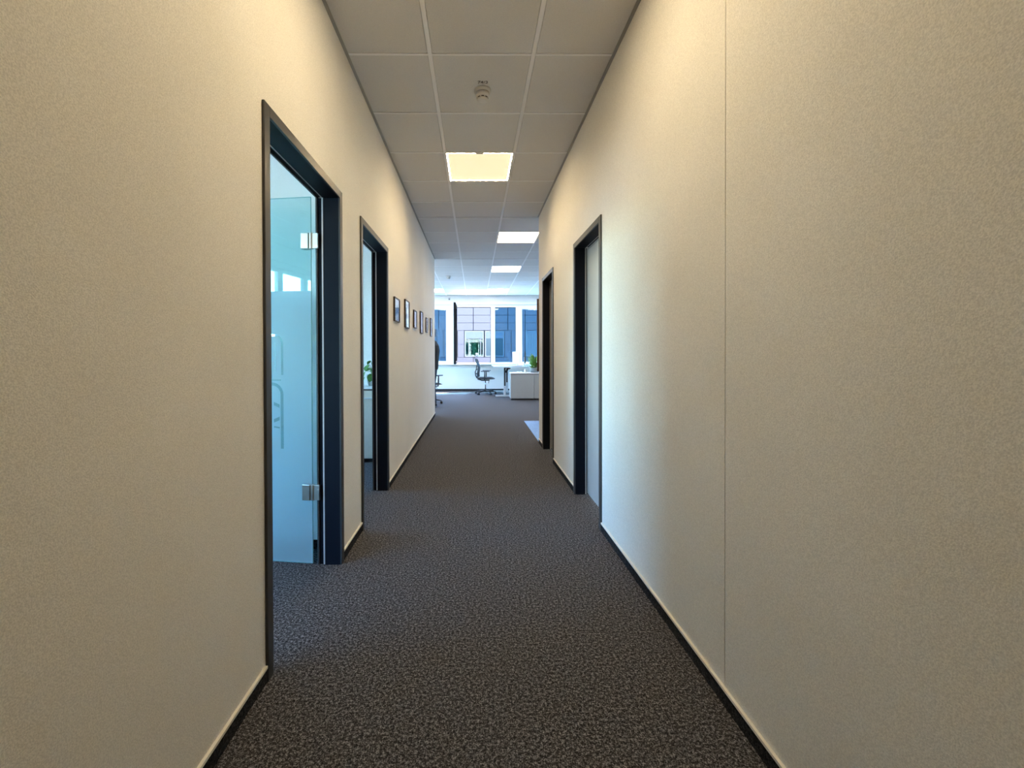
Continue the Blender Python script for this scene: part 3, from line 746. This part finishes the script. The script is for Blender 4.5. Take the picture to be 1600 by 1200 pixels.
def monitor(x, y, rz, z, label, w=.54, h=.34, m='white', lit=False):
    t = empty('monitor', (x, y, z), rz, label, 'monitor')
    box('screen_housing', -w / 2, w / 2, -.012, .022, .07, .07 + h, M[m], t, bevel=.006)
    box('screen', -w / 2 + .01, w / 2 - .01, -.0135, -.012, .085, .06 + h, M['screen_on' if lit else 'black'], t)
    box('stand', -.03, .03, .022, .045, .012, .25, M['silver'], t, bevel=.004)
    box('stand_foot', -.12, .12, -.08, .10, 0, .012, M['silver'], t, bevel=.003)
monitor(1.19, 12.15, R(-72), .826, 'monitor with bright pale screen on the desk in front of the window', w=.50, h=.33, lit=True)
monitor(1.463, 12.2, R(83), .826, 'dark monitor seen edge-on between the two desks', m='black')
lp = empty('laptop', (1.12, 11.55, .826), R(15), 'flat grey laptop docked at the near right corner of the desk', 'laptop')
box('laptop_base', -.15, .15, -.10, .10, 0, .016, M['silver'], lp, bevel=.003); box('laptop_lid', -.15, .15, -.10, .10, .018, .026, M['silver'], lp, bevel=.003)

cabinet(.899, 1.492, 10.606, 11.06, .690, 'low grey cabinet unit with white top standing by the desks, left half', M['cab'], 1, 'low cabinets behind the desks', handles=False)
cabinet(1.496, 2.09, 10.606, 11.06, .690, 'low grey cabinet unit under the spiky plant, right half', M['cab'], 1, 'low cabinets behind the desks', handles=False)

def spiky(x, y, z):
    t = empty('potted_plant', (x, y, z), 0, 'spiky green plant in a grey planter on the low cabinet at the right corridor corner', 'plant')
    MB().lathe([(.10, 0), (.118, .05), (.122, .125), (.112, .125), (.108, .105)], 28).build('planter', M['pot'], t, smooth=True)
    MB().lathe([(.108, .10), (.02, .108)], 16).build('soil', M['soil'], t)
    rnd = random.Random(3)
    for i in range(44):
        a = rnd.uniform(0, 2 * math.pi); tilt = rnd.uniform(.1, 1.1); L = rnd.uniform(.24, .42); wdt = rnd.uniform(.022, .036)
        vs = []; fs = []; n = 6
        for k in range(n + 1):
            u = k / n; th = tilt + .5 * u * tilt; rr = L * u * math.sin(tilt + .3 * u); zz = .105 + L * u * math.cos(min(1.5, th))
            hw = wdt * (1 - u) ** .6 * (.75 + .8 * u); cx, cy = .03 * math.cos(a) + rr * math.cos(a), .03 * math.sin(a) + rr * math.sin(a)
            sx, sy = -math.sin(a) * hw, math.cos(a) * hw
            vs += [(cx - sx, cy - sy, zz + hw * .4), (cx, cy, zz), (cx + sx, cy + sy, zz + hw * .4)]
        for k in range(n):
            for j in range(2): b = k * 3 + j; fs.append((b, b + 1, b + 4, b + 3))
        MB().add(vs, fs).build('leaf', M['leafy'], t, smooth=True)
spiky(1.535, 10.85, .691)
mg = MB().lathe([(.030, 0), (.036, .01), (.038, .085), (.034, .085), (.032, .012)], 20).build('mug', M['white'], loc=(1.30, 10.80, .691), smooth=True)
tag(mg, 'small white mug on the low cabinet left of the planter', 'mug')
MB().tube([(.036, 0, .065), (.058, 0, .06), (.060, 0, .035), (.037, 0, .022)], .005, 8).build('handle', M['white'], mg)
cb = MB().tube([(1.0, 11.0, .697), (1.05, 10.88, .697), (1.15, 10.84, .70), (1.22, 10.92, .71), (1.20, 11.0, .72), (1.10, 10.98, .71), (1.12, 10.80, .698), (1.20, 10.72, .697), (1.24, 10.68, .697)], .006, 6).build('cable', M['white'], smooth=True)
tag(cb, 'loose white cable coiled on top of the low cabinet', 'cable')

# ------------------------------------------------------------------ person at the end of the left wall
def cloth(name, lofts, m, parent, voxel, sm=6):
    """one continuous surface: elliptical lofts fused by a voxel remesh; a section is (x, y, z, rx, ry)"""
    mb = MB(); n = 18
    for secs in lofts:
        vs = []; fs = []; P = [Vector(q[:3]) for q in secs]
        for k, q in enumerate(secs):
            d = (P[min(k + 1, len(P) - 1)] - P[max(k - 1, 0)]).normalized()
            ax = Vector((1, 0, 0)); ax = (ax - d * ax.dot(d)).normalized(); ay = d.cross(ax)
            for i in range(n): a = 2 * math.pi * i / n; vs.append(P[k] + ax * q[3] * math.cos(a) + ay * q[4] * math.sin(a))
        for k in range(len(secs) - 1):
            for i in range(n): i2 = (i + 1) % n; fs.append((k * n + i, k * n + i2, (k + 1) * n + i2, (k + 1) * n + i))
        fs.append(tuple(range(n))[::-1]); fs.append(tuple((len(secs) - 1) * n + i for i in range(n)))
        mb.add(vs, fs)
    o = mb.build(name, m, parent)
    r = o.modifiers.new('remesh', 'REMESH'); r.mode = 'VOXEL'; r.voxel_size = voxel; r.use_smooth_shade = True
    s_ = o.modifiers.new('smooth', 'SMOOTH'); s_.factor = .5; s_.iterations = sm
    return o
def person(x, y, rz):
    t = empty('person', (x, y, 0), rz, 'person in black jacket and dark blue jeans standing half hidden at the left wall end', 'person')  # faces +X
    L = [[(0, 0, .86, .10, .14), (-.01, 0, .98, .095, .135), (-.02, 0, 1.12, .09, .13), (-.02, 0, 1.28, .10, .15), (-.02, 0, 1.38, .08, .15), (-.015, 0, 1.43, .058, .075), (.0, 0, 1.48, .052, .052), (.015, 0, 1.55, .055, .052)],
         [(.045, 0, 1.505, .030, .030), (.040, 0, 1.53, .065, .050), (.035, 0, 1.57, .085, .066), (.025, 0, 1.62, .096, .076), (.020, 0, 1.67, .094, .076), (.015, 0, 1.71, .070, .058), (.012, 0, 1.735, .030, .026)],
         [(.105, 0, 1.635, .010, .008), (.128, 0, 1.600, .014, .013), (.115, 0, 1.585, .010, .012)]]
    for s in (-1, 1):
        L.append([(0, .085 * s, .88, .085, .085), (.015, .095 * s, .66, .070, .068), (.02, .10 * s, .48, .052, .052), (-.01, .10 * s, .32, .052, .048), (-.02, .10 * s, .10, .034, .034), (-.02, .10 * s, .05, .036, .034)])
        L.append([(-.06, .102 * s, .045, .025, .03), (.02, .104 * s, .045, .025, .035), (.13, .108 * s, .032, .018, .035)])
        L.append([(-.015, .165 * s, 1.385, .045, .045), (-.025, .215 * s, 1.25, .042, .040), (-.03, .240 * s, 1.10, .036, .035), (.0, .240 * s, .98, .036, .034), (.028, .236 * s, .86, .024, .021), (.040, .234 * s, .83, .030, .018), (.047, .232 * s, .78, .038, .016), (.047, .230 * s, .762, .036, .014)])
        for dx, ln in ((.030, .072), (.011, .084), (-.008, .078), (-.026, .062)):
            L.append([(.047 + dx, .230 * s, .772, .009, .009), (.052 + dx, .224 * s, .765 - ln * .5, .0085, .0085), (.056 + dx, .214 * s, .765 - ln, .0070, .0070)])
        L.append([(.070, .226 * s, .815, .011, .011), (.092, .214 * s, .785, .010, .010), (.098, .206 * s, .750, .0085, .0085)])
        L.append([(.015, .078 * s, 1.585, .010, .008), (.012, .084 * s, 1.61, .016, .010), (.010, .083 * s, 1.635, .014, .008)])
    cloth('body', L, M['skin'], t, .006, 2)
    for s in (-1, 1): MB().lathe([(.003, -.009), (.009, -.005), (.009, .005), (.003, .009)], 10, (.109, .030 * s, 1.630)).build('eye', M['ink'], t, smooth=True)
    box('mouth', .103, .1115, -.022, .022, 1.552, 1.558, M['ink'], t)
    cloth('hair', [[(-.035, 0, 1.545, .050, .055), (-.025, 0, 1.60, .066, .080), (-.005, 0, 1.66, .092, .085), (.005, 0, 1.71, .092, .078), (.008, 0, 1.745, .060, .050)], [(.06, 0, 1.69, .05, .065), (.04, 0, 1.745, .055, .05)]], M['hair'], t, .01, 3)
    J = [[(-.005, 0, .84, .125, .185), (-.015, 0, .95, .125, .180), (-.025, 0, 1.10, .125, .180), (-.035, 0, 1.25, .135, .195), (-.03, 0, 1.36, .120, .190), (-.02, 0, 1.42, .090, .135), (-.010, 0, 1.465, .072, .078)]]
    for s in (-1, 1):
        J.append([(-.02, .150 * s, 1.385, .070, .065), (-.025, .205 * s, 1.34, .072, .065), (-.03, .232 * s, 1.22, .066, .060), (-.033, .245 * s, 1.09, .058, .054), (.0, .244 * s, .98, .052, .048), (.026, .238 * s, .875, .044, .040)])
    cloth('jacket', J, M['jacket'], t, .012, 5)
    T = [[(0, 0, .97, .115, .165), (0, 0, .90, .118, .172), (0, 0, .82, .100, .165)]]
    for s in (-1, 1):
        T.append([(-.005, .078 * s, .90, .100, .090), (.005, .090 * s, .72, .090, .082), (.018, .098 * s, .50, .070, .068), (-.002, .10 * s, .28, .064, .062), (-.018, .10 * s, .085, .060, .058)])
    cloth('trousers', T, M['denim'], t, .012, 4)
    for s in (-1, 1):
        sh = cloth('shoe', [[(-.085, .101 * s, .050, .030, .036), (-.03, .102 * s, .055, .045, .040), (.04, .104 * s, .050, .040, .044), (.11, .107 * s, .038, .026, .044), (.155, .109 * s, .030, .014, .028)]], M['shoe'], t, .008, 3)
        box('sole', -.095, .16, .104 * s - .040, .104 * s + .040, .0, .014, M['black'], sh, bevel=.006)
person(-.945, 9.25, R(172))

# ------------------------------------------------------------------ outside: opposite building and ground
gd = box('ground', -150, 150, YF + .4, 200, -4.6, -4.5, M['asphalt']); struct(gd, 'asphalt ground outside below the office windows', 'ground')
gd2 = box('ground_side', -150, XO - .4, -150, YF + .4, -4.6, -4.5, M['asphalt']); struct(gd2, 'asphalt ground outside beside the side rooms', 'ground')
FY = 38.0
fb = empty('office_building', (0, FY, 0), 0, 'office building opposite with lavender-grey panel facade and large windows', 'building')
box('building_wall', -24, 26, .6, 14, -4.5, 13, M['joint'], fb)
PW, PH = 1.56, .69
WIN = [-.954 + 1.83 * k for k in (-7, -6, -4, -3, 0, 1, 3, 4, 6, 7)]
WW = 1.78
pm_ = MB().box(-.5, .5, 0, .05, 0, 1).mesh('panel', M['facade'])
def panel(x0, x1, z0, z1):
    inst('panel', pm_, fb, ((x0 + x1) / 2, -.05, z0 + .012), (x1 - x0 - .05, 1, z1 - z0 - .028))
X_ = -.145 - PW * 9
zr = [3.20 + .69 * i for i in range(3)] + [.78 - .69 * (i + 1) for i in range(3)]
for z in zr:
    for c in range(18): panel(X_ + c * PW, X_ + (c + 1) * PW, z, z + PH)
# infill panels of the window band
edges = []
xx = X_
for w0 in sorted(WIN):
    if w0 - xx > .2:
        n = max(1, round((w0 - xx) / .62)); st = (w0 - xx) / n
        for i in range(n): panel(xx + i * st, xx + (i + 1) * st, .78, 1.95); panel(xx + i * st, xx + (i + 1) * st, 1.95, 3.20)
    xx = w0 + WW
panel(xx + .05, xx + 1.3, .78, 3.20)
# storeys above and below the view: one facade skin each
box('upper_facade', X_, X_ + 18 * PW, -.05, 0, 5.29, 13, M['facade'], fb); box('lower_facade', X_, X_ + 18 * PW, -.05, 0, -4.5, -1.31, M['facade'], fb)
for n_, w0 in enumerate(WIN):
    f = MB(); a, b, z0, z1 = w0 + .03, w0 + WW - .03, .82, 3.16; k = .09
    f.box(a, a + k, -.06, .04, z0, z1).box(b - k, b, -.06, .04, z0, z1).box(a + k, b - k, -.06, .04, z1 - k, z1).box(a + k, b - k, -.06, .04, z0, z0 + k)
    center = abs(w0 + .954) < .01
    lamella = abs(w0 - (-.954 + 1.83 * 3)) < .01
    if center: f.box(a + .34, a + .40, -.03, .03, z0 + k, z1 - .72).box(b - .30, b - .24, -.03, .03, z0 + k, z1 - .72)
    fr = f.build('window', M['fac_frame'], fb)
    if not center: box('pane', a + k, b - k, -.01, .01, z0 + k, z1 - k, M['fac_glass'], fr)
    else:
        rm = MB().box(a + k, b - k, .50, .55, z0, z1); rm.box(a + k - .02, a + k, .0, .5, z0, z1).box(b - k, b - k + .02, .0, .5, z0, z1).box(a + k, b - k, 0, .5, z0 - .02, z0 + .0).build('window_recess', M['fac_room'], fr)
        box('pane', a + k, b - k, .0, .01, z0 + k, z1 - k, pane_mat('far_glass', (.55, .8, .78), 1.4), fr)
    box('blind', a + k, b - k, -.03, -.015, z1 - .68 if not lamella else z1 - .2, z1 - k, M['blind'], fr)
    if lamella:
        for q in range(9): box('blind_slat', a + k + .03 + q * .158, a + k + .13 + q * .158, -.04, -.03, z0 + k, z1 - .2, M['lamella'], fr)
# greenery behind the opposite window
tf = MB(); rnd = random.Random(11)
for i in range(150):
    cx, cy, cz = rnd.uniform(-.42, .36), rnd.uniform(.12, .42), .95 + rnd.random() ** 1.3 * 1.35
    a = rnd.uniform(0, 6.28); l = rnd.uniform(.08, .2); dx, dz = math.cos(a) * l, math.sin(a) * l
    tf.add([(cx, cy, cz), (cx + dx * .5 - dz * .2, cy - .02, cz + dz * .5 + dx * .2), (cx + dx, cy, cz + dz), (cx + dx * .5 + dz * .2, cy + .02, cz + dz * .5 - dx * .2)], [(0, 1, 2, 3)])
tf.tube([(-.05, .3, .82), (-.02, .3, 1.4), (.04, .3, 1.9)], [.03, .02, .01], 6)
M['farleaf'] = mat('far_plant_leaf', (.025, .045, .02), .6, var=.5, vscale=5)
fg = tf.build('indoor_tree', M['farleaf'], loc=(0, FY, 0)); tag(fg, 'green indoor tree behind the central window of the opposite building', 'plant', kind='thing')
